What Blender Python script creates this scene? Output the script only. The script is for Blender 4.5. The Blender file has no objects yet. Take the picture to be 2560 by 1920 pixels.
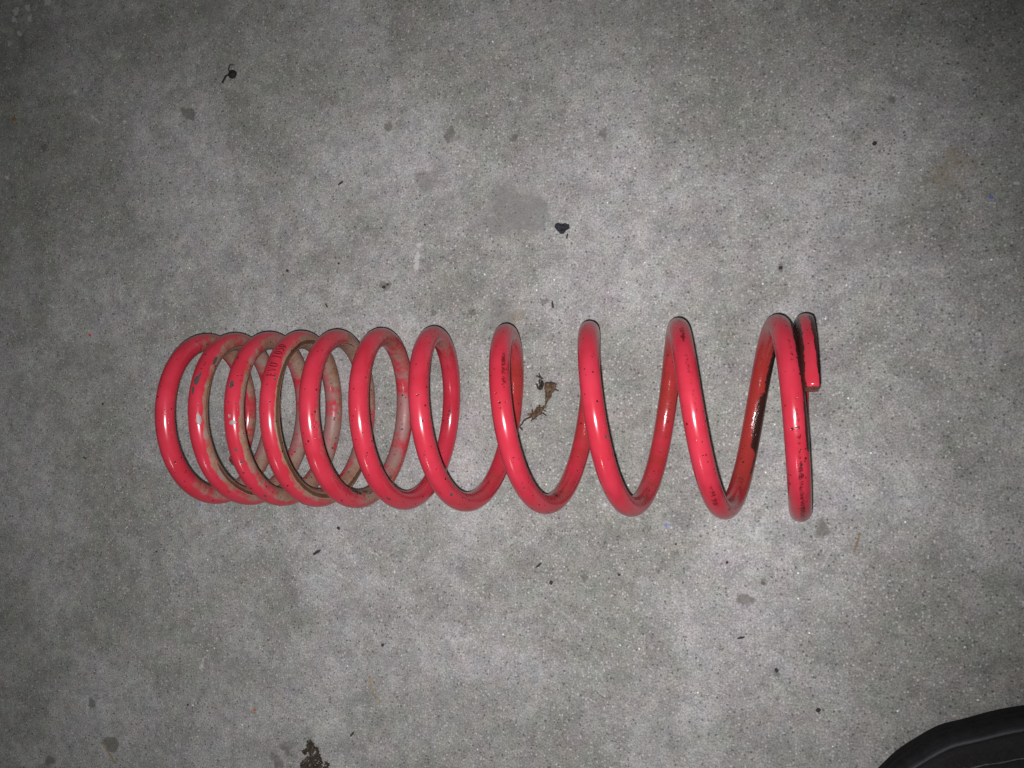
import bpy, bmesh, math, random
import numpy as np
from mathutils import Vector, Matrix, noise as mnoise

random.seed(7)
rng = np.random.default_rng(7)
scene = bpy.context.scene
col = scene.collection
R_ = math.radians

# ------------------------------------------------------------------ camera
cam_d = bpy.data.cameras.new('camera')
cam = bpy.data.objects.new('camera', cam_d)
col.objects.link(cam)
cam.location = (0.12048, 0.00426, 0.60661)
cam.rotation_euler = (0.030980, 0.285178, -0.004187)
cam_d.sensor_width = 36.0
cam_d.lens = 36.0 * 2135.29 / 2560.0
cam_d.clip_start = 0.01
cam_d.clip_end = 50.0
scene.camera = cam

# ------------------------------------------------------------------ light: a phone flash beside the lens, dim garage lamp, dark surroundings
world = bpy.data.worlds.new('World')
scene.world = world
world.use_nodes = True
bg = world.node_tree.nodes['Background']
bg.inputs['Color'].default_value = (0.80, 0.95, 0.88, 1)
bg.inputs['Strength'].default_value = 0.045

def light(name, kind, loc, aim, power, color):
    d = bpy.data.lights.new(name, kind)
    d.energy = power
    d.color = color
    o = bpy.data.objects.new(name, d)
    col.objects.link(o)
    o.location = loc
    o.rotation_euler = (Vector(aim) - Vector(loc)).to_track_quat('-Z', 'Y').to_euler()
    return o, d

flash, fd = light('phone_flash', 'SPOT', (0.1155, -0.0045, 0.607), (-0.100, -0.022, 0.0), 20.5, (1.0, 0.965, 0.985))
fd.spot_size = R_(94)
fd.spot_blend = 1.0
fd.shadow_soft_size = 0.0022
lamp, ld = light('garage_lamp', 'AREA', (-0.25, -1.75, 1.45), (-0.1, 0.0, 0.05), 4.0, (0.9, 1.0, 0.95))
ld.shape = 'RECTANGLE'
ld.size = 0.05
ld.size_y = 0.10

vs = scene.view_settings
vs.view_transform = 'Standard'
vs.look = 'None'
vs.exposure = 0.0
vs.gamma = 1.0
vs.use_curve_mapping = False
scene.cycles.use_denoising = False
scene.cycles.max_bounces = 6

# ------------------------------------------------------------------ helpers
def tag(o, label=None, cat=None, group=None, kind=None):
    if label: o['label'] = label
    if cat: o['category'] = cat
    if group: o['group'] = group
    if kind: o['kind'] = kind
    return o

def empty(name, loc=(0, 0, 0)):
    o = bpy.data.objects.new(name, None)
    o.empty_display_size = 0.01
    col.objects.link(o)
    o.location = loc
    return o

def mesh_obj(name, verts, faces, mat, parent=None, smooth=True):
    me = bpy.data.meshes.new(name)
    me.from_pydata([tuple(v) for v in verts], [], faces)
    me.update()
    if smooth:
        me.polygons.foreach_set('use_smooth', [True] * len(me.polygons))
    me.materials.append(mat)
    o = bpy.data.objects.new(name, me)
    col.objects.link(o)
    if parent:
        o.parent = parent
        o.matrix_parent_inverse = Matrix.Translation(-Vector(parent.location)) if parent.rotation_euler.z == 0 else Matrix()
    return o

def grid_mesh(name, P, mat, parent=None, wrap_v=False):
    """P: (n, m, 3) array of points; fast quad grid."""
    n, m = P.shape[:2]
    idx = np.arange(n * m).reshape(n, m)
    if wrap_v:
        idx = np.concatenate([idx, idx[:, :1]], 1)
    q = np.stack([idx[:-1, :-1], idx[:-1, 1:], idx[1:, 1:], idx[1:, :-1]], -1).reshape(-1, 4)
    me = bpy.data.meshes.new(name)
    me.vertices.add(n * m)
    me.vertices.foreach_set('co', P.reshape(-1).astype(np.float32))
    me.loops.add(q.size)
    me.loops.foreach_set('vertex_index', q.reshape(-1).astype(np.int32))
    me.polygons.add(len(q))
    me.polygons.foreach_set('loop_start', np.arange(0, q.size, 4, dtype=np.int32))
    me.polygons.foreach_set('use_smooth', np.ones(len(q), dtype=bool))
    me.update(calc_edges=True)
    me.validate()
    me.materials.append(mat)
    o = bpy.data.objects.new(name, me)
    col.objects.link(o)
    if parent:
        o.parent = parent
        o.matrix_parent_inverse = Matrix.Translation(-Vector(parent.location))
    return o

def set_attr(o, name, rgba):
    a = o.data.attributes.new(name, 'FLOAT_COLOR', 'POINT')
    a.data.foreach_set('color', np.ascontiguousarray(rgba, dtype=np.float32).reshape(-1))

def sstep(x, a, b):
    u = np.clip((x - a) / (b - a), 0, 1)
    return u * u * (3 - 2 * u)

class NT:
    """small wrapper for building node trees"""
    def __init__(self, name):
        self.m = bpy.data.materials.new(name)
        self.m.use_nodes = True
        self.t = self.m.node_tree
        self.t.nodes.clear()
        self.out = self.n('ShaderNodeOutputMaterial')
        self.bsdf = self.n('ShaderNodeBsdfPrincipled')
        self.t.links.new(self.bsdf.outputs[0], self.out.inputs['Surface'])
    def n(self, ty, **kw):
        nd = self.t.nodes.new(ty)
        for k, v in kw.items():
            setattr(nd, k, v)
        return nd
    def put(self, sock, v):
        if isinstance(v, bpy.types.NodeSocket):
            self.t.links.new(v, sock)
        elif v is not None:
            if hasattr(sock.default_value, '__len__') and not hasattr(v, '__len__'):
                v = (v, v, v, 1)
            if hasattr(v, '__len__') and len(v) == 3 and len(sock.default_value) == 4:
                v = tuple(v) + (1,)
            sock.default_value = v
    def coord(self):
        return self.n('ShaderNodeTexCoord').outputs['Object']
    def math(self, op, a, b=None, c=None, clamp=False):
        nd = self.n('ShaderNodeMath', operation=op, use_clamp=clamp)
        self.put(nd.inputs[0], a)
        if b is not None: self.put(nd.inputs[1], b)
        if c is not None: self.put(nd.inputs[2], c)
        return nd.outputs[0]
    def mix(self, fac, a, b, mode='MIX'):
        nd = self.n('ShaderNodeMix', data_type='RGBA', blend_type=mode)
        self.put(nd.inputs['Factor'], fac)
        self.put(nd.inputs[6], a)
        self.put(nd.inputs[7], b)
        return nd.outputs[2]
    def noise(self, vec, scale, detail=2, rough=0.5, dist=0.0, color=False):
        nd = self.n('ShaderNodeTexNoise')
        self.put(nd.inputs['Vector'], vec)
        nd.inputs['Scale'].default_value = scale
        nd.inputs['Detail'].default_value = detail
        nd.inputs['Roughness'].default_value = rough
        nd.inputs['Distortion'].default_value = dist
        return nd.outputs['Color' if color else 'Fac']
    def voro(self, vec, scale):
        nd = self.n('ShaderNodeTexVoronoi')
        self.put(nd.inputs['Vector'], vec)
        nd.inputs['Scale'].default_value = scale
        return nd.outputs['Distance'], nd.outputs['Color']
    def ramp(self, v, a, b, lo=0.0, hi=1.0):
        nd = self.n('ShaderNodeMapRange', interpolation_type='SMOOTHSTEP')
        self.put(nd.inputs['Value'], v)
        nd.inputs['From Min'].default_value = a
        nd.inputs['From Max'].default_value = b
        nd.inputs['To Min'].default_value = lo
        nd.inputs['To Max'].default_value = hi
        return nd.outputs['Result']
    def attr(self, name):
        nd = self.n('ShaderNodeAttribute', attribute_name=name)
        s = self.n('ShaderNodeSeparateColor')
        self.t.links.new(nd.outputs['Color'], s.inputs[0])
        return s.outputs[0], s.outputs[1], s.outputs[2], nd.outputs['Alpha']
    def sep(self, c):
        s = self.n('ShaderNodeSeparateColor')
        self.t.links.new(c, s.inputs[0])
        return s.outputs
    def bump(self, h, dist, strength=1.0, normal=None):
        nd = self.n('ShaderNodeBump')
        nd.inputs['Strength'].default_value = strength
        nd.inputs['Distance'].default_value = dist
        self.t.links.new(h, nd.inputs['Height'])
        if normal: self.t.links.new(normal, nd.inputs['Normal'])
        return nd.outputs['Normal']
    def set(self, **kw):
        for k, v in kw.items():
            self.put(self.bsdf.inputs[k.replace('_', ' ')], v)
        return self.m

def simple_mat(name, c1, c2, scale, rough=0.6, bump=0.0004, spec=0.4):
    k = NT(name)
    co = k.coord()
    n = k.noise(co, scale, 4, 0.6)
    c = k.mix(k.ramp(n, 0.3, 0.7), c1, c2)
    k.put(k.bsdf.inputs['Normal'], k.bump(n, bump))
    return k.set(Base_Color=c, Roughness=rough, Specular_IOR_Level=spec)

# ------------------------------------------------------------------ materials
def concrete_material():
    k = NT('worn_concrete')
    off = k.n('ShaderNodeVectorMath', operation='ADD')
    k.put(off.inputs[0], k.coord()); off.inputs[1].default_value = (3.1713, 1.3371, 0.7437)
    co = off.outputs[0]
    big = k.noise(co, 9, 4, 0.55, 0.3)
    mid = k.noise(co, 48, 4, 0.6, 0.4)
    patch = k.noise(co, 150, 3, 0.6)
    fine = k.noise(co, 820, 3, 0.75)
    c = k.mix(k.ramp(big, 0.34, 0.66), (0.212, 0.211, 0.193), (0.300, 0.294, 0.288))
    v = k.math('MULTIPLY_ADD', k.ramp(mid, 0.25, 0.75), 0.26, 0.87)
    v = k.math('MULTIPLY', v, k.math('MULTIPLY_ADD', k.ramp(patch, 0.28, 0.72), 0.28, 0.86))
    v = k.math('MULTIPLY', v, k.math('MULTIPLY_ADD', k.ramp(fine, 0.25, 0.75), 0.86, 0.57))
    # slight hue drift of the cement paste
    hue = k.noise(co, 55, 3, 0.6, color=True)
    hue = k.mix(0.09, (0.5, 0.5, 0.5), hue)
    c = k.mix(1.0, c, k.mix(1.0, hue, (2.0, 2.0, 2.0), 'MULTIPLY'), 'MULTIPLY')
    nd = k.n('ShaderNodeVectorMath', operation='SCALE')
    k.put(nd.inputs[0], c); k.put(nd.inputs['Scale'], v)
    c = nd.outputs[0]
    # sand grains: pale and dark
    jit = k.n('ShaderNodeVectorMath', operation='MULTIPLY_ADD')
    k.put(jit.inputs[0], k.noise(co, 900, 2, 0.6, color=True)); jit.inputs[1].default_value = (.0022, .0022, .0022); k.put(jit.inputs[2], co)
    cj = jit.outputs[0]
    d1, c1 = k.voro(cj, 520)
    r1 = k.sep(c1)
    pale = k.math('MULTIPLY', k.ramp(r1[0], 0.66, 0.96), k.ramp(d1, 0.50, 0.20))
    c = k.mix(k.math('MULTIPLY', pale, 0.70), c, (0.54, 0.53, 0.52))
    d2, c2 = k.voro(cj, 430)
    r2 = k.sep(c2)
    dark = k.math('MULTIPLY', k.ramp(r2[1], 0.74, 0.93), k.ramp(d2, 0.40, 0.18))
    c = k.mix(k.math('MULTIPLY', dark, 0.70), c, (0.065, 0.062, 0.060))
    d3, c3 = k.voro(cj, 190)
    r3 = k.sep(c3)
    pit = k.math('MULTIPLY', k.ramp(r3[2], 0.86, 0.97), k.ramp(d3, 0.26, 0.06))
    c = k.mix(k.math('MULTIPLY', pit, 0.62), c, (0.045, 0.043, 0.042))
    d4, c4 = k.voro(co, 150)
    r4 = k.sep(c4)
    spark = k.math('MULTIPLY', k.ramp(r4[0], 0.86, 0.98), k.ramp(d4, 0.13, 0.05))
    c = k.mix(k.math('MULTIPLY', spark, 0.9), c, (0.86, 0.85, 0.84))
    # stains laid down on the slab
    st, lt, br, gr = k.attr('wear')
    wob = k.math('SUBTRACT', k.noise(co, 190, 4, 0.65), 0.5)
    sm = k.ramp(k.math('MULTIPLY_ADD', wob, 0.9, st), 0.20, 0.58)
    c = k.mix(k.math('MULTIPLY', sm, 0.66), c, (0.090, 0.083, 0.072))
    gm = k.ramp(k.math('MULTIPLY_ADD', wob, 0.7, gr), 0.25, 0.75)
    c = k.mix(k.math('MULTIPLY', gm, 0.62), c, (0.165, 0.160, 0.155))
    lm = k.ramp(k.math('MULTIPLY_ADD', wob, 1.3, lt), 0.35, 0.70)
    c = k.mix(k.math('MULTIPLY', lm, 0.58), c, (0.56, 0.56, 0.56))
    bm = k.ramp(k.math('MULTIPLY_ADD', wob, 1.0, br), 0.30, 0.70)
    c = k.mix(k.math('MULTIPLY', bm, 0.38), c, (0.21, 0.165, 0.085))
    h = k.math('ADD', k.math('MULTIPLY', fine, 0.6), k.math('MULTIPLY', patch, 0.4))
    h = k.math('SUBTRACT', h, k.math('MULTIPLY', k.math('MAXIMUM', pit, dark), 0.4))
    k.put(k.bsdf.inputs['Normal'], k.bump(h, 0.0011, 0.8))
    return k.set(Base_Color=c, Roughness=0.82, Specular_IOR_Level=0.35)

def paint_material():
    k = NT('worn_red_paint')
    co = k.coord()
    g, du, dk, oil = k.attr('dirt')
    ch, sil, scf, stripe = k.attr('damage')
    n_f = k.math('SUBTRACT', k.noise(co, 520, 4, 0.65), 0.5)
    n_m = k.math('SUBTRACT', k.noise(co, 150, 4, 0.65), 0.5)
    n_s = k.math('SUBTRACT', k.noise(co, 60, 3, 0.55), 0.5)
    red = k.mix(k.ramp(n_s, -0.25, 0.25), (0.385, 0.022, 0.038), (0.445, 0.030, 0.054))
    # oily orange-brown film
    om = k.ramp(k.math('MULTIPLY_ADD', n_s, 0.8, oil), 0.25, 0.95)
    c = k.mix(k.math('MULTIPLY', om, 0.62), red, (0.20, 0.030, 0.012))
    # pale dust
    dm = k.ramp(k.math('ADD', k.math('MULTIPLY_ADD', n_m, 1.0, du), k.math('MULTIPLY', n_f, 0.5)), 0.25, 0.85)
    c = k.mix(k.math('MULTIPLY', dm, 0.80), c, (0.215, 0.150, 0.135))
    # brown grime
    gm = k.ramp(k.math('ADD', k.math('MULTIPLY_ADD', n_m, 0.55, g), k.math('MULTIPLY', n_f, 0.70)), 0.24, 0.74)
    gc = k.mix(k.ramp(n_m, -0.22, 0.22), (0.185, 0.105, 0.055), (0.250, 0.185, 0.135))
    gc = k.mix(k.math('MULTIPLY', k.ramp(n_f, 0.05, 0.25), 0.6), gc, (0.10, 0.055, 0.03))
    gc = k.mix(k.math('MULTIPLY', k.ramp(n_s, -0.05, 0.22), 0.75), gc, (0.235, 0.185, 0.165))
    c = k.mix(k.math('MULTIPLY', gm, 0.88), c, gc)
    # rubbed dark seam where coils touched
    halo = k.math('MULTIPLY', k.ramp(k.math('MULTIPLY_ADD', n_f, 0.3, stripe), 0.12, 0.30), 0.8)
    c = k.mix(halo, c, (0.34, 0.17, 0.095))
    sm = k.ramp(k.math('MULTIPLY_ADD', n_f, 0.35, stripe), 0.38, 0.52)
    c = k.mix(k.math('MULTIPLY', sm, 0.88), c, (0.055, 0.034, 0.018))
    # black grease and other dark marks, with the coil gap's painted shade
    bm = k.ramp(k.math('ADD', k.math('MULTIPLY_ADD', n_m, 0.8, dk), k.math('MULTIPLY', n_f, 0.5)), 0.38, 0.62)
    c = k.mix(k.math('MULTIPLY', bm, 0.94), c, (0.016, 0.010, 0.008))
    # streaky scuffs
    sc = k.ramp(k.math('ADD', k.math('MULTIPLY_ADD', n_f, 1.9, scf), k.math('MULTIPLY', n_m, 0.6)), 0.50, 0.86)
    c = k.mix(k.math('MULTIPLY', sc, 0.80), c, (0.055, 0.008, 0.008))
    # paint chips
    cm = k.ramp(k.math('MULTIPLY_ADD', n_f, 0.9, ch), 0.42, 0.58)
    c = k.mix(cm, c, (0.060, 0.050, 0.048))
    lm = k.ramp(k.math('MULTIPLY_ADD', n_f, 1.1, sil), 0.42, 0.62)
    c = k.mix(lm, c, (0.20, 0.165, 0.160))
    # black specks
    d1, c1 = k.voro(co, 125)
    r1 = k.sep(c1)
    s1 = k.math('MULTIPLY', k.ramp(d1, 0.115, 0.075), k.ramp(r1[0], 0.22, 0.23))
    d2, c2 = k.voro(co, 260)
    r2 = k.sep(c2)
    s2 = k.math('MULTIPLY', k.ramp(d2, 0.17, 0.11), k.ramp(r2[1], 0.45, 0.46))
    spk = k.math('MAXIMUM', s1, k.math('MULTIPLY', s2, 0.8))
    c = k.mix(k.math('MULTIPLY', spk, 0.92), c, (0.020, 0.008, 0.008))
    # gloss
    rough = k.math('MULTIPLY_ADD', k.ramp(n_s, -0.2, 0.2), 0.05, 0.19)
    rough = k.math('MAXIMUM', rough, k.math('MULTIPLY', k.math('MAXIMUM', gm, k.math('MULTIPLY', dm, 0.75)), 0.72))
    rough = k.math('MAXIMUM', rough, k.math('MULTIPLY', k.math('MAXIMUM', cm, lm), 0.50))
    h = k.math('MULTIPLY', n_s, 0.25)
    h = k.math('ADD', h, k.math('MULTIPLY', k.math('MAXIMUM', gm, bm), k.math('MULTIPLY', n_f, 1.2)))
    h = k.math('ADD', h, k.math('MULTIPLY', k.math('MAXIMUM', om, scf), k.math('MULTIPLY', n_m, 1.1)))
    h = k.math('SUBTRACT', h, k.math('MULTIPLY', k.math('MAXIMUM', k.math('MAXIMUM', cm, lm), spk), 0.35))
    k.put(k.bsdf.inputs['Normal'], k.bump(h, 0.0006, 0.7))
    return k.set(Base_Color=c, Roughness=rough, Specular_IOR_Level=0.5)

M_CONC = concrete_material()
M_PAINT = paint_material()
M_CUT = simple_mat('oily_cut_steel', (0.05, 0.020, 0.012), (0.26, 0.045, 0.035), 260, 0.35, 0.0006)
M_INK = simple_mat('dark_stamp_ink', (0.022, 0.004, 0.006), (0.045, 0.006, 0.008), 900, 0.5, 0.00005)
M_LEAF = simple_mat('dry_leaf_brown', (0.030, 0.020, 0.013), (0.150, 0.098, 0.060), 420, 0.8, 0.0012, 0.2)
M_TWIG = simple_mat('dark_twig', (0.020, 0.015, 0.013), (0.055, 0.040, 0.032), 500, 0.8, 0.0004, 0.2)
M_BLACK = simple_mat('black_rubber_crumb', (0.012, 0.012, 0.017), (0.030, 0.029, 0.038), 420, 0.7, 0.0010, 0.3)
M_SEED = simple_mat('black_seed', (0.010, 0.010, 0.009), (0.024, 0.023, 0.020), 500, 0.7, 0.0008, 0.2)
M_GRIT = simple_mat('dark_grit', (0.020, 0.018, 0.018), (0.075, 0.066, 0.062), 700, 0.8, 0.0004, 0.2)
M_STRAW = simple_mat('pale_straw', (0.20, 0.145, 0.060), (0.31, 0.23, 0.11), 300, 0.7, 0.0002, 0.3)
M_RUBBER = simple_mat('black_sole_rubber', (0.006, 0.006, 0.007), (0.012, 0.012, 0.013), 160, 0.75, 0.0006, 0.2)
M_LEATHER = simple_mat('black_shoe_leather', (0.0075, 0.0080, 0.0095), (0.014, 0.0145, 0.017), 240, 0.46, 0.0007, 0.45)
M_PIPING = simple_mat('grey_black_piping', (0.006, 0.007, 0.009), (0.024, 0.026, 0.033), 60, 0.60, 0.0008, 0.45)  # grey raised so the colour carries the highlight along the welt ridge
M_FLAKE = {n: simple_mat(n + '_paint_flake', c, tuple(x * 1.2 for x in c), 500, 0.5, 0.0002)
           for n, c in (('red', (0.42, 0.03, 0.05)), ('orange', (0.26, 0.11, 0.03)), ('blue', (0.09, 0.14, 0.42)), ('rust', (0.36, 0.12, 0.06)))}

# ------------------------------------------------------------------ the floor
def axis(lo, hi, step, far):
    a = np.arange(lo, hi + step / 2, step)
    ext = np.geomspace(step, far, 26)
    return np.concatenate([(lo - ext)[::-1], a, hi + ext])

X = axis(-0.60, 0.32, 0.002, 3.0)
Y = axis(-0.34, 0.42, 0.002, 3.0)
gx, gy = np.meshgrid(X, Y, indexing='ij')
P = np.stack([gx, gy, np.zeros_like(gx)], -1)
floor = grid_mesh('concrete_floor', P[:, ::-1], M_CONC)
floor.data.flip_normals() if floor.data.polygons[0].normal.z < 0 else None
tag(floor, 'bare grey concrete floor with speckles, stains and scratches', 'floor', kind='structure')
fx, fy = P[:, ::-1, 0], P[:, ::-1, 1]
wear = np.zeros(fx.shape + (4,))

SPATTER = [(-524.8, 369.0, 3.6), (-511.2, 370.1, 2.8), (-526.5, 362.3, 2.6), (-509.7, 360.4, 2.8), (-520.8, 348.6, 3.0), (-532.0, 340.5, 2.4),
           (-488.9, 372.8, 3.2), (-457.7, 287.8, 2.0), (-404.7, 255.8, 2.0), (-532.0, 217.4, 2.0), (177.8, 206.6, 1.8), (276.8, 147.6, 1.8)]
warp_amp = 0.42
def warp(px, py, seed, f):
    r = np.random.default_rng(int(abs(seed) * 10) + 1)
    out = 0
    for a, m in ((1.0, 1.0), (.7, 2.1), (.5, 4.3)):
        th = r.uniform(0, 6.28, 2); p = r.uniform(0, 6.28, 2)
        for k in range(2):
            out = out + a * np.sin((px * np.cos(th[k]) + py * np.sin(th[k])) * 1000 * f * m / 2.2 + p[k])
    return out / 2.0

def blob(ch, x, y, rx, ry=None, rot=0.0, amp=1.0, soft=0.6):
    ry = ry or rx
    wr = warp_amp * min(rx, ry) / 1000
    dx, dy = fx - x / 1000 + wr * warp(fx, fy, x, 3.2 / rx), fy - y / 1000 + wr * warp(fx, fy, y + 50, 3.2 / rx)
    c, s = math.cos(rot), math.sin(rot)
    d = np.hypot((dx * c + dy * s) / (rx / 1000), (-dx * s + dy * c) / (ry / 1000))
    wear[..., ch] = np.maximum(wear[..., ch], amp * (1 - sstep(d, 1 - soft, 1 + soft)))

for x, y, r, a in [(-338.8, 256.7, 7.0, .95), (-105.8, 216.2, 6.5, .62), (-54.3, 208.9, 4.5, .68), (12.9, 204.8, 4.2, .62),
                   (157.5, -75.5, 7.0, .52), (108, -124.1, 6.5, .62), (-413, -275.6, 7.0, .85), (-475.6, -295.8, 6, .7),
                   (-432, -243.9, 4.5, .72), (-157, 227.5, 3.2, .8), (-88.4, 79.2, 2.6, .85), (-119.1, 80.4, 4, .6),
                   (-31.6, 84.8, 2.6, .75), (-463.3, -130, 18, .33), (-392.6, -126.7, 13, .30), (-502, -149.3, 14, .36),
                   (-160, 101.8, 4.5, .72), (-155.9, 103.2, 2.8, .85), (-491.1, 240.7, 5.5, .6), (204.8, 210.2, 3.2, .7),
                   (-244, -262, 9, .50), (-252, -272, 7, .55), (133.7, 101.1, 2.6, .65), (-258, -268, 3, .6),
                   (62, -95, 3, .5), (-5, -115, 2.6, .6), (128, -172, 2.4, .7), (120, -112, 3.5, .55)]:
    blob(0, x, y, r, r * random.uniform(.75, 1.05), random.uniform(0, 3), a)
for x, y, r, a in [(-56.7, 155.8, 24, .85), (-128.8, 184.2, 10, .7), (-66.4, 75.4, 12, .75), (-114.6, -211.9, 24, .5),
                   (-314, 343, 14, .8), (93, 95, 12, .5), (-1, -102, 12, .55), (-200, 300, 40, .45), (30, 300, 50, .45),
                   (-420, 40, 45, .5), (-300, -190, 40, .45), (60, -230, 30, .5), (180, 120, 34, .45), (-330, 150, 34, .4)]:
    blob(3, x, y, r, r * random.uniform(.7, 1.0), random.uniform(0, 3), a, 0.8)
for x, y, rx, ry, ro, a in [(-133, 120, 9, 2.4, 1.55, .75), (-131, 133, 5, 4, 0, .6), (-437, 262, 14, 1.6, -.6, .62),
                            (-352, 283, 9, 1.2, .7, .55), (-410, 315, 11, 9, .4, .5), (-200, -120, 16, 1.4, -.9, .55),
                            (-330, -170, 10, 1.5, 1.3, .6), (-322, -200, 12, 2.2, 1.3, .55), (-304, -215, 12, 1.5, 1.4, .5),
                            (-560, 330, 16, 12, 0, .5), (-75, 150, 9, 8, 0, .45), (115, -75, 16, 9, .3, .45), (20, -70, 30, 14, .1, .42),
                            (-100, -165, 14, 20, .1, .42), (-210, -240, 22, 12, 0, .4), (-112, -182, 1.6, 26, .05, .42)]:
    blob(1, x, y, rx, ry, ro, a, 0.7)
for x, y, r, a in [(237.9, 158.3, 22, .62), (-52, 73, 8, .7), (-430, -240, 6, .5), (-525, 270, 4, .85), (-90, -150, 4, .5),
                   (-60, -157, 5, .45), (-60, -80, 4, .45), (-290, -130, 9, .42), (240, 170, 6, .7), (-455, -250, 8, .5), (115, -190, 3, .6)]:
    blob(2, x, y, r, r * .7, random.uniform(0, 3), a, 0.8)
for x, y, r in SPATTER:
    blob(1, x, y, r, r * .9, 0, 1.0, .5)
set_attr(floor, 'wear', wear)

# ------------------------------------------------------------------ the coil spring
RO, RW = 0.0625, 0.006426
RC = RO - RW
KT = np.array([0.5] + [1 + .5 * i for i in range(23)] + [12.4])
KX = np.array([-.28216, -.27173, -.26144, -.24779, -.23361, -.21944, -.20688, -.19369, -.17918, -.16543, -.14921, -.13177,
               -.11297, -.09302, -.06844, -.04210, -.01367, .01352, .04168, .06969, .09869, .12890, .14150, .14560, .14800])

def spline(x, y, q):
    n = len(x); h = np.diff(x); M = np.zeros((n, n)); r = np.zeros(n); M[0, 0] = M[-1, -1] = 1
    for i in range(1, n - 1):
        M[i, i - 1] = h[i - 1]; M[i, i] = 2 * (h[i - 1] + h[i]); M[i, i + 1] = h[i]
        r[i] = 6 * ((y[i + 1] - y[i]) / h[i] - (y[i] - y[i - 1]) / h[i - 1])
    m = np.linalg.solve(M, r); k = np.clip(np.searchsorted(x, q) - 1, 0, n - 2); d = q - x[k]; hh = h[k]
    return y[k] + d * ((y[k + 1] - y[k]) / hh - hh * (2 * m[k] + m[k + 1]) / 6) + d * d * m[k] / 2 + d ** 3 * (m[k + 1] - m[k]) / (6 * hh)

T0, T1 = 0.64, 12.205
def frame(t):
    t = np.asarray(t, float)
    def c(tt):
        a = 2 * np.pi * tt
        return np.stack([spline(KX_T, KX, tt), RC * np.cos(a), RO + RC * np.sin(a)], -1)
    p = c(t)
    T = c(t + 1e-4) - c(t - 1e-4)
    T /= np.linalg.norm(T, axis=-1)[..., None]
    a = 2 * np.pi * t
    er = np.stack([np.zeros_like(a), np.cos(a), np.sin(a)], -1)
    er -= (er * T).sum(-1)[..., None] * T
    er /= np.linalg.norm(er, axis=-1)[..., None]
    ex = np.cross(er, T)
    return p, T, er, ex
KX_T = KT

def on_wire(t, phi, rad):
    p, T, er, ex = frame(t)
    return p + rad[..., None] * (np.cos(phi)[..., None] * er + np.sin(phi)[..., None] * ex)

spring = empty('coil_spring', (-0.06, 0.0, 0.0))
tag(spring, 'worn red painted steel coil spring lying on its side on the concrete', 'coil spring')

NT_, NP_ = 5600, 56
tt = np.linspace(T0, T1, NT_)
ph = np.linspace(-np.pi, np.pi, NP_, endpoint=False)
TT, PH = np.meshgrid(tt, ph, indexing='ij')
rad = np.full(TT.shape, RW)
# edge break at both cut ends
arc = 2 * np.pi * RC
for edge in (T0, T1):
    dd = np.abs(TT - edge) * arc
    rad -= 0.0010 * (1 - np.clip(dd / 0.0012, 0, 1)) ** 2
P = on_wire(TT, PH, rad)
P[..., 0] = np.clip(P[..., 0], -0.2840, 0.1500)      # ends ground flat
wire = grid_mesh('wire', P, M_PAINT, spring, wrap_v=True)
# outward normals
if wire.data.polygons[1000].normal.dot(Vector(wire.data.polygons[1000].center) - Vector(frame(np.array([tt[1000 // NP_]]))[0][0])) < 0:
    wire.data.flip_normals()

def wob(t, seed, f=1.0):
    r = np.random.default_rng(seed)
    s = 0
    for k, a in ((3, 1.), (7.3, .7), (15.1, .5), (31.7, .35), (67, .22)):
        s = s + a * np.sin(2 * np.pi * k * f * t + r.uniform(0, 6.28))
    return s / 1.6
deg = np.degrees(PH)
frac = TT % 1.0
def angd(a, b):
    return np.abs((a - b + 180) % 360 - 180)
def win(t, a, b, s=0.08):
    return sstep(t, a - s, a + s) * (1 - sstep(t, b - s, b + s))

near_top = np.cos(2 * np.pi * frac) ** 2            # 1 at the sides resting horizontally, 0 on crown and underside
front = 0.5 + 0.5 * np.sin(2 * np.pi * frac)        # 1 on the upper half of each turn
# grime: sits on the flank facing the next coil, wider towards the two sides
amp = win(TT, 0.6, 5.55, 0.25) * (0.72 + 0.28 * wob(TT, 1)) + 0.45 * win(TT, 5.6, 6.3, 0.4)
amp *= 1 - 0.75 * win(TT, 1.08, 1.40, .06) - 0.55 * win(TT, 5.02, 5.45, .05)
half = 38 + 34 * near_top + 9 * wob(TT, 2)
ctr = 96 + 22 * near_top + 10 * (1 - front)
grime = amp * (1 - sstep(angd(deg, ctr), half - 16, half + 10))
grime = np.maximum(grime, .55 * win(TT, 6.9, 7.1, .1) * (1 - sstep(angd(deg, 150), 20, 60)))
# dust: inner face of the lower half and the sides of the left turns
dust = (win(TT, 1.4, 6.1, 0.35) * (0.62 + 0.3 * wob(TT, 3))) * (1 - sstep(angd(deg, 185), 55, 100)) * (0.35 + 0.65 * (1 - front) + .3 * near_top)
dust = np.maximum(dust, .30 * win(TT, .6, 1.1, .1) * (1 - sstep(angd(deg, 120), 40, 120)))
# dark seams where coils rub
stripe = np.zeros_like(TT)
for a, b, c0, w in ((1.93, 2.30, 92, 3.0), (2.34, 2.62, 86, 9), (3.93, 4.66, 82, 11.0), (4.95, 5.10, 100, 3)):
    cc = c0 + 22 * near_top + 2.5 * wob(TT, 11)
    stripe = np.maximum(stripe, win(TT, a, b, .025) * np.clip(1 - angd(deg, cc) / (2.2 * w), 0, 1))
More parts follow.
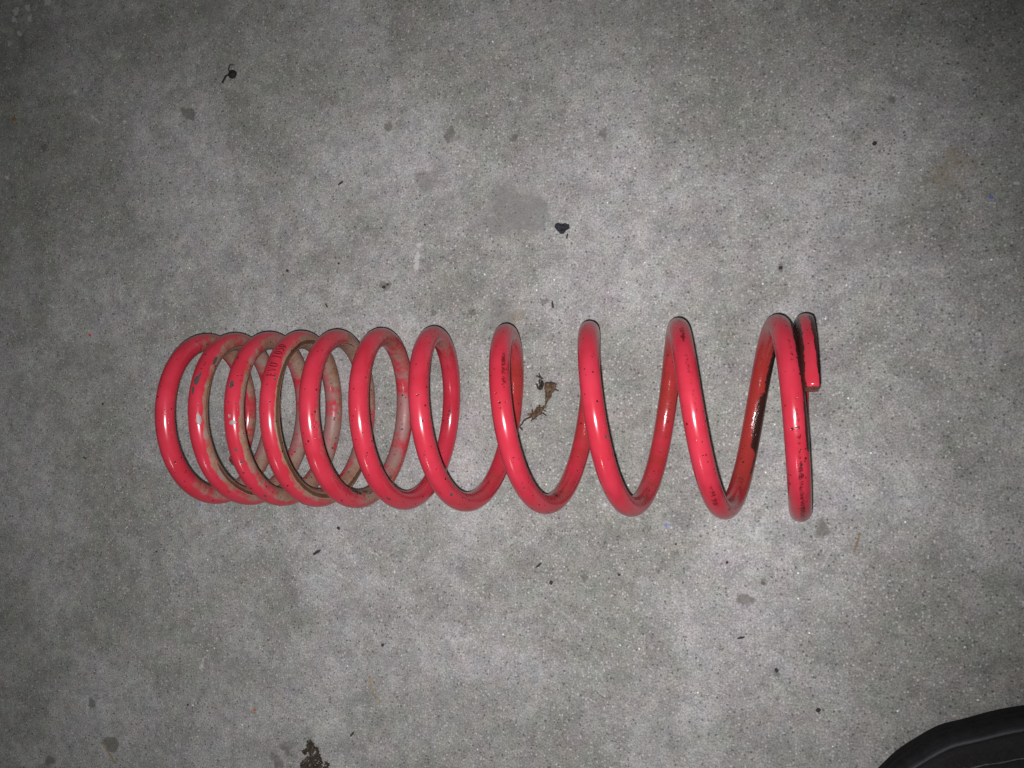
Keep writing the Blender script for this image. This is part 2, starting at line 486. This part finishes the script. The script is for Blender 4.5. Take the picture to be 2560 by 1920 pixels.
# black grease on the open end, painted gap shade, darker inner bends
dark = np.zeros_like(TT)
def dab(arr, t0, t1, p0, pw, amp=1.0, st=.02, sp=.45):
    np.maximum(arr, amp * win(TT, t0, t1, st) * (1 - sstep(angd(deg, p0 + 5 * wob(TT, int(t0 * 100))), pw * (1 - sp), pw * (1 + sp))), out=arr)
dab(dark, 10.68, 10.80, 128, 42, 1.1)
dab(dark, 10.80, 10.97, 122, 30, .85)
dab(dark, 10.62, 10.70, 118, 14, .6)
dab(dark, 10.98, 11.30, 86, 40, 1.05)  # grease, plus gap shade painted on the flank facing the end coil
dab(dark, 11.90, 12.24, -92, 56, 1.15)  # flank blackened to paint in the dark gap beside the last coil
dab(dark, 12.045, 12.115, 34, 24, 1.1)
dab(dark, 12.10, 12.19, 38, 17, .85)
dab(dark, 9.93, 10.02, -30, 18, .5)
dab(dark, 8.49, 8.56, 150, 26, .50)  # from here, fainter dark marks on the inner faces of several bends
dab(dark, 9.42, 9.60, 150, 24, .42)
dab(dark, 10.36, 10.62, 160, 30, .45)
dab(dark, 7.42, 7.60, 158, 22, .40)
dab(dark, 6.02, 6.12, 170, 18, .55)
dab(dark, 4.42, 4.62, 150, 18, .45)
dab(dark, 5.42, 5.62, 135, 24, .48)
# oily film on the inner faces towards the open end
oil = win(TT, 7.3, 12.3, .5) * (.68 + .25 * wob(TT, 5)) * (1 - sstep(angd(deg, 180), 60, 120)) * (1 - .5 * front)
oil = np.maximum(oil, win(TT, 10.55, 10.98, .08) * .9 * (1 - sstep(angd(deg, 150), 70, 120)))
oil = np.maximum(oil, win(TT, 12.12, 12.3, .04) * .45 * (1 - sstep(angd(deg, -40), 30, 60)))
oil = np.maximum(oil, .75 * win(TT, 11.55, 12.0, .1))
chip = np.zeros_like(TT); silver = np.zeros_like(TT); scuff = np.zeros_like(TT)
def spot(arr, t, p, lt, lp, amp=1.0):
    d = np.hypot((TT - t) * arc / (lt / 1000), ((deg - p + 180) % 360 - 180) * np.pi / 180 * RW / (lp / 1000))
    np.maximum(arr, amp * (1 - sstep(d, .55, 1.35)), out=arr)
spot(chip, 2.181, 8, 3.6, 2.0, .85); spot(chip, 2.170, 20, 2.4, .9, .8); spot(chip, 2.200, -4, 3.2, 1.2, .75)
spot(chip, 3.190, 6, 2.6, 1.6, 1.0); spot(chip, 2.13, 74, 4.5, 1.6, .75); spot(chip, 3.303, 18, 1.3, .9); spot(chip, 3.327, 32, .9, 1.1)
spot(chip, 3.415, 36, 1.6, 1.0, .9); spot(chip, 4.18, 48, .9, .9); spot(chip, 7.40, 52, 1.2, 1.1); spot(chip, 6.41, 30, 3.0, .8, .7)
spot(chip, 9.28, 55, 1.0, .9); spot(chip, 10.44, 70, 2.2, .7, .8); spot(chip, 8.37, 25, .9, .9); spot(chip, 11.09, 15, .9, .9)
spot(silver, 2.252, 40, 3.2, 1.9, .85); spot(silver, 2.244, 36, 1.6, 1.0, .9); spot(silver, 3.256, 26, 1.6, 2.6, .8); spot(silver, 3.245, 8, 1.4, 1.0, .8)
spot(silver, 2.36, 70, 7, 1.8, .6)
for t, p, lt, lp, a in ((8.17, 38, 16, 2.0, .70), (10.03, 2, 14, 2.0, .85), (10.10, 6, 12, 1.8, .75), (10.16, 8, 9, 1.4, .60), (10.38, 16, 12, 2.2, .68),
                        (11.27, 8, 16, 1.6, .62), (11.34, 10, 22, 1.8, .70), (11.42, 12, 26, 1.8, .80), (11.04, 4, 9, 1.4, .7),
                        (7.30, 5, 7, 1.8, .55), (10.20, 20, 20, 1.4, .48), (12.13, 40, 22, 2.2, .62), (9.02, -40, 8, 1.6, .55),
                        (6.75, 175, 16, 2.4, .55), (5.7, 170, 24, 3, .5), (9.75, 160, 26, 3, .45), (11.15, 12, 14, 1.2, .5)):
    spot(scuff, t, p, lt, lp, a)
set_attr(wire, 'dirt', np.stack([grime, dust, dark, oil], -1))
set_attr(wire, 'damage', np.stack([chip, silver, scuff, stripe], -1))

# the two sawn end faces
for edge, s in ((T0, -1), (T1, 1)):
    ring = on_wire(np.full(NP_, edge), ph, np.full(NP_, RW - 0.0010))
    ring[:, 0] = np.clip(ring[:, 0], -0.2840, 0.1500)
    cen = ring.mean(0)
    _, Tn, _, _ = frame(np.array([edge]))
    rings = [ring, cen + (ring - cen) * .6 + s * Tn * .0003, cen + (ring - cen) * .25 + s * Tn * .0001]
    V = np.concatenate(rings + [cen[None]])
    F = []
    for k in range(2):
        for i in range(NP_):
            j = (i + 1) % NP_
            F.append((k * NP_ + i, k * NP_ + j, (k + 1) * NP_ + j, (k + 1) * NP_ + i)[::s])
    for i in range(NP_):
        F.append((2 * NP_ + i, 2 * NP_ + (i + 1) % NP_, 3 * NP_)[::s])
    mesh_obj('cut_end', V, F, M_CUT, spring)

# stamped lettering EVO 1050 wrapped on the fourth crown
def arc_strip(cx, cy, rx, ry, a0, a1, wf, n=28):
    q = []
    for i in range(n):
        u, v = a0 + (a1 - a0) * i / n, a0 + (a1 - a0) * (i + 1) / n
        def pt(a, s):
            w = wf(a) * s / 2
            return (cx + (rx + w) * math.cos(a), cy + (ry + w * .5) * math.sin(a))
        q.append([pt(u, -1), pt(u, 1), pt(v, 1), pt(v, -1)])
    return q
def bar(x0, y0, x1, y1, w0, w1=None):
    w1 = w1 or w0
    dx, dy = x1 - x0, y1 - y0
    L = math.hypot(dx, dy); nx, ny = -dy / L / 2, dx / L / 2
    return [[(x0 + nx * w0, y0 + ny * w0), (x0 - nx * w0, y0 - ny * w0), (x1 - nx * w1, y1 - ny * w1), (x1 + nx * w1, y1 + ny * w1)]]
thick = lambda a: .10 + .10 * abs(math.cos(a))
G = {
    'E': bar(.18, 0, .18, 1, .15) + bar(.02, .03, .62, .03, .06) + bar(.02, .97, .60, .97, .06) + bar(.18, .52, .48, .52, .06)
         + bar(.62, .0, .62, .24, .05) + bar(.60, .78, .60, 1.0, .05) + bar(.47, .42, .47, .62, .05),
    'V': bar(.10, 1, .36, 0, .15, .10) + bar(.62, 1, .36, 0, .06, .06) + bar(-.02, .975, .24, .975, .05) + bar(.50, .975, .76, .975, .05),
    'O': arc_strip(.36, .5, .28, .47, 0, 2 * math.pi, thick),
    '1': bar(.34, 0, .34, 1, .14) + bar(.14, .03, .54, .03, .06) + bar(.14, .82, .34, .97, .06),
    '0': arc_strip(.34, .5, .24, .47, 0, 2 * math.pi, thick),
    '5': bar(.16, .97, .58, .97, .09) + bar(.16, .97, .14, .55, .06) + arc_strip(.32, .32, .22, .30, 2.4, -2.5, thick),
}
V, F = [], []
pitch = 0.00335
for i, chn in enumerate('EVO 1050'):
    for quad in G.get(chn, []):
        n = 3
        base = len(V)
        a, b, c, d = quad
        for u in range(n + 1):
            for w in range(n + 1):
                fu, fw = u / n, w / n
                x = (a[0] * (1 - fu) + d[0] * fu) * (1 - fw) + (b[0] * (1 - fu) + c[0] * fu) * fw
                y = (a[1] * (1 - fu) + d[1] * fu) * (1 - fw) + (b[1] * (1 - fu) + c[1] * fu) * fw
                V.append((i * pitch + x * .0039, (y - .5) * .0056))
        for u in range(n):
            for w in range(n):
                q = base + u * (n + 1) + w
                F.append((q, q + 1, q + n + 2, q + n + 1))
V = np.array(V)
tl = 4.1765 - V[:, 0] / arc
pl = R_(20) - V[:, 1] / RW
VV = on_wire(tl, pl, np.full(len(V), RW + 0.00016))
mesh_obj('lettering', VV, F, M_INK, spring)

# ------------------------------------------------------------------ litter on the floor
def scrap(name, outline, mat, parent=None, z0=0.0006, lift=0.0016, thick=0.0004, seed=0, origin=(0, 0)):
    """a curled thin piece with real thickness cut to an outline (mm)"""
    bm = bmesh.new()
    pts = [Vector((x / 1000, y / 1000, 0)) for x, y in outline]
    f = bm.faces.new([bm.verts.new(p) for p in pts])
    bmesh.ops.triangulate(bm, faces=[f])
    for _ in range(3):
        bmesh.ops.subdivide_edges(bm, edges=[e for e in bm.edges if e.calc_length() > 0.0011], cuts=1)
        bmesh.ops.triangulate(bm, faces=bm.faces[:])
    for v in bm.verts:
        n = mnoise.noise(Vector((v.co.x * 260, v.co.y * 260, seed)))
        n2 = mnoise.noise(Vector((v.co.x * 900, v.co.y * 900, seed + 9)))
        n3 = mnoise.noise(Vector((v.co.x * 900, v.co.y * 900, seed + 19)))
        v.co.x += n2 * .0004; v.co.y += n3 * .0004
        v.co.z = z0 + thick + lift * max(0, .5 + n * .9) + .0004 * n2
    geo = bmesh.ops.extrude_face_region(bm, geom=bm.faces[:])
    for v in [g for g in geo['geom'] if isinstance(g, bmesh.types.BMVert)]:
        v.co.z -= thick
    bmesh.ops.recalc_face_normals(bm, faces=bm.faces[:])
    me = bpy.data.meshes.new(name)
    for v in bm.verts:
        v.co.x -= origin[0]; v.co.y -= origin[1]
    bm.to_mesh(me); bm.free()
    me.materials.append(mat)
    o = bpy.data.objects.new(name, me)
    col.objects.link(o)
    o.location = (origin[0], origin[1], 0)
    if parent:
        o.location = (0, 0, 0)
        o.parent = parent
    return o

def twig(name, pts, r0, r1, mat, parent=None, z=0.0006, origin=(0, 0), arch=0.0006):
    pts = [Vector((x / 1000 - origin[0], y / 1000 - origin[1], 0)) for x, y in pts]
    # resample
    fine = []
    for a, b in zip(pts[:-1], pts[1:]):
        for k in range(4):
            fine.append(a.lerp(b, k / 4))
    fine.append(pts[-1])
    n = len(fine); V = []; F = []
    for i, p in enumerate(fine):
        u = i / (n - 1)
        d = (fine[min(i + 1, n - 1)] - fine[max(i - 1, 0)]).normalized()
        s = Vector((-d.y, d.x, 0))
        r = (r0 * (1 - u) + r1 * u) * (1 + .25 * mnoise.noise(p * 2500))
        zc = z + r + arch * math.sin(math.pi * u)
        for k in range(6):
            a = k * math.pi / 3
            V.append(p + s * (r * math.cos(a)) + Vector((0, 0, zc + r * math.sin(a))))
    for i in range(n - 1):
        for k in range(6):
            F.append((i * 6 + k, i * 6 + (k + 1) % 6, i * 6 + 6 + (k + 1) % 6, i * 6 + 6 + k))
    F += [tuple(range(5, -1, -1)), tuple((n - 1) * 6 + k for k in range(6))]
    o = mesh_obj(name, V, F, mat)
    if parent:
        o.parent = parent
    else:
        o.location = (origin[0], origin[1], 0)
    return o

LO = (-0.035, 0.012)
leaf = empty('dried_leaf', (LO[0], LO[1], 0))
tag(leaf, 'torn curled brown dried leaf scrap with thin stalks between the spring coils', 'dried leaf')
scrap('leaf_blade', [(-31.7, 24.9), (-27.4, 25.2), (-23.4, 24.1), (-23.2, 22.0), (-24.9, 18.8), (-26.3, 15.7), (-28.2, 13.2), (-30.4, 10.8),
                     (-31.4, 11.5), (-31.6, 15.0), (-31.5, 19.2), (-32.0, 22.1)], M_LEAF, leaf, seed=1, lift=.003, origin=LO)
scrap('leaf_blade', [(-36.9, 20.7), (-35.4, 24.9), (-33.9, 27.7), (-32.1, 25.2), (-31.7, 24.5), (-32.5, 22.1), (-33.2, 20.0), (-35.4, 19.8)],
      M_TWIG, leaf, seed=4, lift=.003, origin=LO)
scrap('leaf_blade', [(-30.4, 10.8), (-31.1, 7.9), (-32.9, 5.1), (-35.5, 2.0), (-38.1, -0.1), (-40.6, -0.8), (-42.8, 0.6), (-45.0, 1.3), (-44.6, 2.7),
                     (-39.9, 3.8), (-38.0, 5.9), (-38.4, 7.6), (-36.2, 8.0), (-34.0, 7.3), (-32.2, 9.0)], M_LEAF, leaf, seed=7, lift=.0025, origin=LO)
for L in ([(-33.9, 28.1), (-35.2, 29.9), (-36.4, 32.4)], [(-35.0, 28.6), (-36.8, 29.9), (-38.6, 30.3)], [(-37.9, 24.6), (-37.4, 22.1), (-36.1, 20.0)],
          [(-24.5, 20.6), (-23.1, 19.9), (-21.6, 19.1)], [(-34.8, 3.4), (-32.6, 2.5), (-30.8, 1.1)],
          [(-42.8, 0.2), (-45.8, -1.2), (-48.0, -2.6), (-49.5, -5.1), (-51.0, -6.2)], [(-40.6, 3.0), (-41.3, 4.5), (-41.7, 5.9)],
          [(-39.5, -0.1), (-41.0, -1.6), (-42.5, -2.6)], [(-35.4, 27.8), (-36.1, 26.0), (-35.7, 24.2)], [(-51.3, -6.9), (-49.9, -8.3), (-48.9, -9.4)],
          [(-31.7, 24.9), (-28.0, 25.3), (-24.5, 24.9)], [(-29.6, 13.0), (-31.5, 9.0), (-33.5, 5.0)], [(-38.2, 7.4), (-37.4, 6.0), (-36.5, 5.0)],
          [(-36.2, 8.0), (-36.0, 9.2)]):
    twig('stalk', L, .00070, .00045, M_TWIG, leaf, origin=LO)

# the torn, frayed margin of the leaf: many short fibres
FV, FF = [], []
rr = random.Random(5)
margin = [(-35.4, 24.9), (-34.6, 20.2), (-36.6, 21.5), (-33.9, 27.2), (-27.4, 25.2), (-23.6, 23.5), (-24.9, 18.8), (-31.6, 17.0), (-30.4, 10.8), (-31.1, 7.9), (-32.9, 5.1),
          (-35.5, 2.0), (-38.1, -0.1), (-40.6, -0.8), (-44.0, 1.3), (-39.9, 3.8), (-38.0, 5.9), (-36.2, 8.0), (-34.0, 7.3)]
for (x, y) in margin:
    for _ in range(4):
        a = rr.uniform(0, 6.28); L = rr.uniform(.9, 2.4); x0 = x + rr.uniform(-.9, .9); y0 = y + rr.uniform(-.9, .9)
        w = rr.uniform(.16, .34); b = len(FV); z = rr.uniform(.6, 1.8)
        ca, sa = math.cos(a), math.sin(a)
        for u, ww, zz in ((0, w, 0), (.6, w * .8, .5), (1, w * .2, .2)):
            for sgn, dz in ((-1, 0), (1, 0), (0, .35)):
                FV.append(((x0 + ca * L * u - sa * ww * sgn + .4 * u * u * sa) / 1000 - LO[0], (y0 + sa * L * u + ca * ww * sgn) / 1000 - LO[1], (z + zz + dz) / 1000))
        for i in (0, 3):
            for k in range(3):
                FF.append((b + i + k, b + i + (k + 1) % 3, b + i + 3 + (k + 1) % 3, b + i + 3 + k))
fr_o = mesh_obj('frayed_edge', FV, FF, M_TWIG); fr_o.parent = leaf

o = scrap('rubber_crumb', [(-22.6, 141.2), (-21.1, 141.4), (-18.2, 141.0), (-16.9, 140.7), (-15.5, 141.0), (-14.6, 140.5), (-12.9, 140.1), (-12.6, 138.5),
                           (-13.1, 137.3), (-15.4, 136.1), (-16.3, 134.5), (-17.3, 133.8), (-19.4, 134.0), (-20.7, 135.1), (-21.7, 136.1), (-22.4, 137.1),
                           (-23.5, 138.7)], M_BLACK, seed=3, z0=0.0, lift=.0025, thick=.0022, origin=(-.018, .138))
tag(o, 'flat ragged black rubber crumb lying alone on the concrete', 'crumb')

SO = (-0.2963, 0.2837)
seed_o = empty('seed_pod', (SO[0], SO[1], 0))
tag(seed_o, 'round black seed pod with two bent stalks on the concrete', 'seed pod')
V, F = [], []
for i in range(9):
    th = math.pi * i / 8
    for k in range(16):
        a = 2 * math.pi * k / 16
        r = .0037 * (1 + .10 * mnoise.noise(Vector((math.cos(a) * 2, math.sin(a) * 2, th * 2))))
        V.append((r * 1.05 * math.sin(th) * math.cos(a), r * math.sin(th) * math.sin(a), .0023 - .0022 * math.cos(th)))
for i in range(8):
    for k in range(16):
        F.append((i * 16 + k, i * 16 + (k + 1) % 16, i * 16 + 16 + (k + 1) % 16, i * 16 + 16 + k))
pod = mesh_obj('pod', V, F, M_SEED); pod.parent = seed_o
twig('stalk', [(-299.4, 286.9), (-300.7, 288.3), (-299.7, 290.6), (-299.1, 292.3), (-295.4, 291.8)], .00062, .00038, M_SEED, seed_o, origin=SO)
twig('stalk', [(-299.4, 284.5), (-302.7, 283.2), (-303.7, 281.5), (-305.3, 279.5), (-306.4, 277.8)], .0007, .0009, M_SEED, seed_o, origin=SO)

# crumbled leaf litter at the lower edge: many tiny scraps that lie as one mass
CL = [(-225.4, -253.8), (-221.4, -252.6), (-220.2, -254.7), (-218.5, -257.1), (-216.0, -258.8), (-215.4, -261.5), (-213.1, -265.0), (-208.6, -267.0),
      (-205.5, -270.4), (-203.8, -274.0), (-201.5, -278.7), (-203, -286), (-212, -291), (-226, -289), (-235.6, -282.6), (-229.9, -275.2), (-231.1, -272.0),
      (-229.9, -268.9), (-224.8, -266.3), (-226.5, -263.5), (-229.8, -263.2), (-229.4, -261.5), (-225.9, -258.9)]
def inside(x, y, poly):
    r = False
    for (x0, y0), (x1, y1) in zip(poly, poly[1:] + poly[:1]):
        if (y0 > y) != (y1 > y) and x < (x1 - x0) * (y - y0) / (y1 - y0) + x0:
            r = not r
    return r
V, F = [], []
cnt = 0
while cnt < 620:
    x, y = random.uniform(-236, -201), random.uniform(-292, -252)
    if not inside(x, y, CL) or mnoise.noise(Vector((x * .22, y * .22, 3))) < -.22:
        continue
    cnt += 1
    L, w = random.uniform(.0008, .0024), random.uniform(.0005, .0012)
    a = random.uniform(0, 6.28); z = random.uniform(.0002, .0022); tl_ = random.uniform(-.5, .5)
    M = Matrix.Translation((x / 1000 + .219, y / 1000 + .272, z)) @ Matrix.Rotation(a, 4, 'Z') @ Matrix.Rotation(tl_ * .5, 4, 'Y')
    b = len(V)
    for px, py, pz in ((-L, 0, 0), (-.3 * L, w, 0), (L, .2 * w, 0), (.2 * L, -w, 0)):
        for dz in (.0003, 0):
            q = M @ Vector((px, py, pz + dz)); q.z = max(q.z, .0001 + dz)
            V.append(q)
    F += [(b, b + 2, b + 4, b + 6), (b + 7, b + 5, b + 3, b + 1)] + [(b + 2 * k, b + 2 * k + 1, b + (2 * k + 3) % 8, b + (2 * k + 2) % 8) for k in range(4)]
M_LIT = simple_mat('dark_leaf_litter', (0.012, 0.011, 0.009), (0.075, 0.062, 0.042), 700, 0.8, 0.0004, 0.2)
o = mesh_obj('leaf_litter', V, F, M_LIT, smooth=False)
o.location = (-.219, -.272, 0)
tag(o, 'ragged heap of dark crumbled leaf litter on the concrete', 'leaf litter', kind='stuff')

# loose grit
def lump(seed):
    V, F = [], []
    for i in range(6):
        th = math.pi * i / 5
        for k in range(8):
            a = 2 * math.pi * k / 8
            d = Vector((math.sin(th) * math.cos(a), math.sin(th) * math.sin(a), -math.cos(th)))
            r = 1 + .45 * mnoise.noise(d * 1.3 + Vector((seed * 3.1, 0, 0)))
            V.append((d.x * r, d.y * r, max(0, .5 + d.z * r * .5)))
    for i in range(5):
        for k in range(8):
            F.append((i * 8 + k, i * 8 + (k + 1) % 8, i * 8 + 8 + (k + 1) % 8, i * 8 + 8 + k))
    me = bpy.data.meshes.new('grit_crumb')
    me.from_pydata(V, [], F); me.update(); me.materials.append(M_GRIT)
    return me
lumps = [lump(s) for s in range(5)]
for i, (x, y, r) in enumerate([(-197.7, 185.7, 5), (-245.3, 118.3, 5), (-199.6, 121.7, 4), (-210.1, 88.8, 4), (-160.5, 101.2, 6), (-157.3, 103.2, 4),
        (-25.9, 82.2, 5), (194.0, 181.0, 6), (-28.2, -119.8, 6), (104.6, -150.2, 5), (153.5, -194.1, 6), (127.2, -170.2, 5), (-37.5, -107.8, 5),
        (21.4, -111.8, 4), (95.9, -99.7, 4), (-217.5, -105.8, 7), (-199.1, -86.4, 6), (-161.4, -174.3, 5), (-187.0, -244.4, 5), (-336.0, -235.8, 4),
        (133.7, 101.1, 5), (-14.8, 132.2, 4), (-126.5, 147.8, 3), (-424.0, 12.1, 4), (-442.2, -34.5, 4), (61.4, -88.5, 3), (-367.9, -111.8, 4)]):
    o = bpy.data.objects.new('grit_crumb', lumps[i % 5])
    col.objects.link(o)
    o.location = (x / 1000, y / 1000, 0)
    s = r * .00024
    long = 2.3 if i % 3 == 0 else 1.15
    o.scale = (s * long, s / (long ** .5), s)
    o.rotation_euler = (0, 0, random.uniform(0, 3.14) if i not in (0, 15) else .55)
    if long > 2:
        tag(o, 'tiny long dark sliver of grit lying loose on the concrete', 'grit', 'loose dark grit slivers on the concrete')
    else:
        tag(o, 'tiny round dark crumb of grit lying loose on the concrete', 'grit', 'loose round grit crumbs on the concrete')

for L, lab in (([(-172.5, -198.9), (-170.4, -206.3), (-168.4, -213.1), (-162.0, -217.7)], 'thin bent straw blade with a kinked tip on the concrete'),
               ([(-421.3, -274.8), (-414.2, -282.4), (-406.7, -291.6)], 'long thin straw blade beside a dark round stain'),
               ([(180.8, -76.7), (178.9, -83.9), (176.9, -89.2)], 'short thin straw blade beside the open wide coils')):
    o = twig('straw_blade', L, .0006, .0004, M_STRAW, z=0, origin=(L[0][0] / 1000, L[0][1] / 1000), arch=.0003)
    tag(o, lab, 'straw')
o = twig('hair', [(4.7, -195.5), (8.4, -198.6), (12.1, -199.9)], .00018, .00015, M_TWIG, z=0, origin=(.0047, -.1955), arch=.0003)
tag(o, 'short fine dark hair lying on the concrete', 'hair')

for x, y, r, cname, lab in ((-438.7, 72.2, 1.5, 'red', 'small red paint flake lying beside the closely wound coils'), (-525.2, 270.1, 2.0, 'orange', 'small orange brown flake on the darker concrete'),
                            (-326.0, -71.7, 1.1, 'blue', 'tiny blue flake below the closely wound coils'), (55.5, -75.4, 1.3, 'blue', 'tiny blue flake below the widely spaced coils'),
                            (262.6, 139.7, 1.7, 'blue', 'tiny blue flake on the yellowish stained concrete'), (-273.3, -234.1, 1.6, 'rust', 'tiny rust coloured flake on bare concrete')):
    pts = [(x + r * random.uniform(.6, 1.1) * math.cos(a), y + r * random.uniform(.6, 1.1) * math.sin(a)) for a in np.linspace(0, 6.28, 7)[:-1]]
    o = scrap('paint_flake', pts, M_FLAKE[cname], seed=x, z0=0, lift=.0002, thick=.0003, origin=(x / 1000, y / 1000))
    tag(o, lab, 'flake')

# ------------------------------------------------------------------ the photographer's shoe
shoe = empty('shoe', (0.2555, -0.2395, 0))
shoe.rotation_euler = (0, 0, R_(115))
tag(shoe, 'black shoe with a thick rubber sole standing on the concrete', 'shoe')
random.seed(11)
prof = [(.086, 0), (.083, .013), (.076, .024), (.062, .036), (.040, .046), (.015, .0515), (-.010, .0515), (-.050, .046), (-.090, .040),
        (-.130, .037), (-.165, .035), (-.185, .026), (-.194, .012), (-.196, 0)]
def smooth_closed(pts, n):
    pts = np.array(pts); out = []
    m = len(pts)
    for i in range(n):
        u = i / n * m; k = int(u); f = u - k
        p0, p1, p2, p3 = pts[(k - 1) % m], pts[k % m], pts[(k + 1) % m], pts[(k + 2) % m]
        out.append(.5 * ((2 * p1) + (-p0 + p2) * f + (2 * p0 - 5 * p1 + 4 * p2 - p3) * f ** 2 + (-p0 + 3 * p1 - 3 * p2 + p3) * f ** 3))
    return np.array(out)
NS = 144
base = [(w, y) for y, w in prof] + [(-w * .98, y) for y, w in prof[-2:0:-1]]
OUT = smooth_closed(base, NS)
OUT += np.stack([.0003 * np.sin(np.arange(NS) * .9) + .0003 * np.sin(np.arange(NS) * 2 * math.pi * 17 / NS), .0004 * np.sin(np.arange(NS) * 2 * math.pi * 13 / NS)], 1)
def ring_in(d):
    """outline moved inwards by d"""
    t = np.roll(OUT, -1, 0) - np.roll(OUT, 1, 0)
    t /= np.linalg.norm(t, axis=1)[:, None]
    nrm = np.stack([t[:, 1], -t[:, 0]], 1)
    if (nrm * (OUT - OUT.mean(0))).sum() < 0: nrm = -nrm
    return OUT - nrm * d
def loft(name, layers, mat, cap=True, bot=True):
    V = np.concatenate(layers); n = len(layers); F = []
    for i in range(n - 1):
        for k in range(NS):
            j = (k + 1) % NS
            F.append((i * NS + k, i * NS + j, (i + 1) * NS + j, (i + 1) * NS + k))
    if bot: F.append(tuple(range(NS - 1, -1, -1)))
    if cap: F.append(tuple((n - 1) * NS + k for k in range(NS)))
    o = mesh_obj(name, V, F, mat)
    bm = bmesh.new(); bm.from_mesh(o.data); bmesh.ops.recalc_face_normals(bm, faces=bm.faces[:]); bm.to_mesh(o.data); bm.free()
    o.parent = shoe
    return o
def lay(d, z):
    r = ring_in(d)
    return np.column_stack([r, np.full(NS, z) if np.isscalar(z) else z])
zs = lambda h: h * 1.0
loft('sole', [lay(.004, 0), lay(.001, .001), lay(0, .004), lay(0.0005, .010), lay(.0012, .0115), lay(.0004, .013), lay(0, .019), lay(.0015, .0225), lay(.005, .0245), lay(.008, .0245)], M_RUBBER, cap=True)
def hz(y):      # height of the upper's ridge along the foot
    return np.interp(y, [-.196, -.15, -.10, -.06, -.02, .02, .05, .075, .086], [.098, .104, .106, .098, .080, .062, .051, .044, .040])
rngs = []
cy = OUT[:, 1]
for d, f in ((.0075, 0.0), (.0062, .06), (.0058, .16), (.0072, .30)):
    r = ring_in(d)
    rngs.append(np.column_stack([r, .0235 + (hz(r[:, 1]) - .0235) * f]))
base_r = ring_in(.0072)
for q in (.12, .24, .38, .54, .70, .86, .97):
    x = base_r[:, 0] * (1 - q)
    y = base_r[:, 1] - (base_r[:, 1] - np.clip(base_r[:, 1], -.165, .030)) * q
    f = .30 + .70 * math.sin(q * math.pi / 2) ** .9
    crease = .0010 * np.sin(y * 420 + q * 5) * np.exp(-((y - .005) / .03) ** 2)
    rngs.append(np.column_stack([x, y, .0235 + (hz(y) - .0235) * f + crease]))
loft('upper', rngs, M_LEATHER, bot=False)
def tube_ring(name, pts, r, mat, closed=True, nseg=8):
    n = len(pts); V = []; F = []
    for i in range(n):
        a = pts[(i + 1) % n if closed else min(i + 1, n - 1)] - pts[(i - 1) % n if closed else max(i - 1, 0)]
        a = a / np.linalg.norm(a); up = np.array([0, 0, 1.0]); s = np.cross(a, up); s /= np.linalg.norm(s); u = np.cross(s, a)
        for k in range(nseg):
            w = 2 * math.pi * k / nseg
            V.append(pts[i] + r * (math.cos(w) * s + math.sin(w) * u))
    for i in range(n if closed else n - 1):
        for k in range(nseg):
            F.append((i * nseg + k, i * nseg + (k + 1) % nseg, ((i + 1) % n) * nseg + (k + 1) % nseg, ((i + 1) % n) * nseg + k))
    if not closed: F += [tuple(range(nseg)), tuple((n - 1) * nseg + k for k in range(nseg))]
    o = mesh_obj(name, V, F, mat); o.parent = shoe
    return o
tube_ring('welt_piping', rngs[1] + np.array([0, 0, -.0012]), .0028, M_PIPING)
tube_ring('seam_ridge', rngs[4] + np.array([0, 0, -.0003]), .0011, M_LEATHER)
cap = []
for i in range(25):
    a = -1 + 2 * i / 24
    x = a * .040
    y = .018 - .016 * (1 - a * a)
    zc = .0235 + (hz(y) - .0235) * (.30 + .70 * math.cos(a * 1.12) ** .5 * 1.0)
    cap.append((x, y, zc + .001))
tube_ring('toe_cap_seam', np.array(cap), .0010, M_PIPING, closed=False)
for k in range(5):
    y = -.030 - .016 * k
    L = np.array([(x, y + .004 * math.sin(k), hz(y) + .0025 - (x / .022) ** 2 * .006) for x in np.linspace(-.022, .022, 9)])
    tube_ring('lace', L, .0022, M_RUBBER, closed=False)
col_r = np.array([(.030 * math.cos(a), -.130 + .050 * math.sin(a), .104 + .003 * math.cos(2 * a)) for a in np.linspace(0, 2 * math.pi, 41)[:-1]])
tube_ring('collar', col_r, .0055, M_LEATHER)
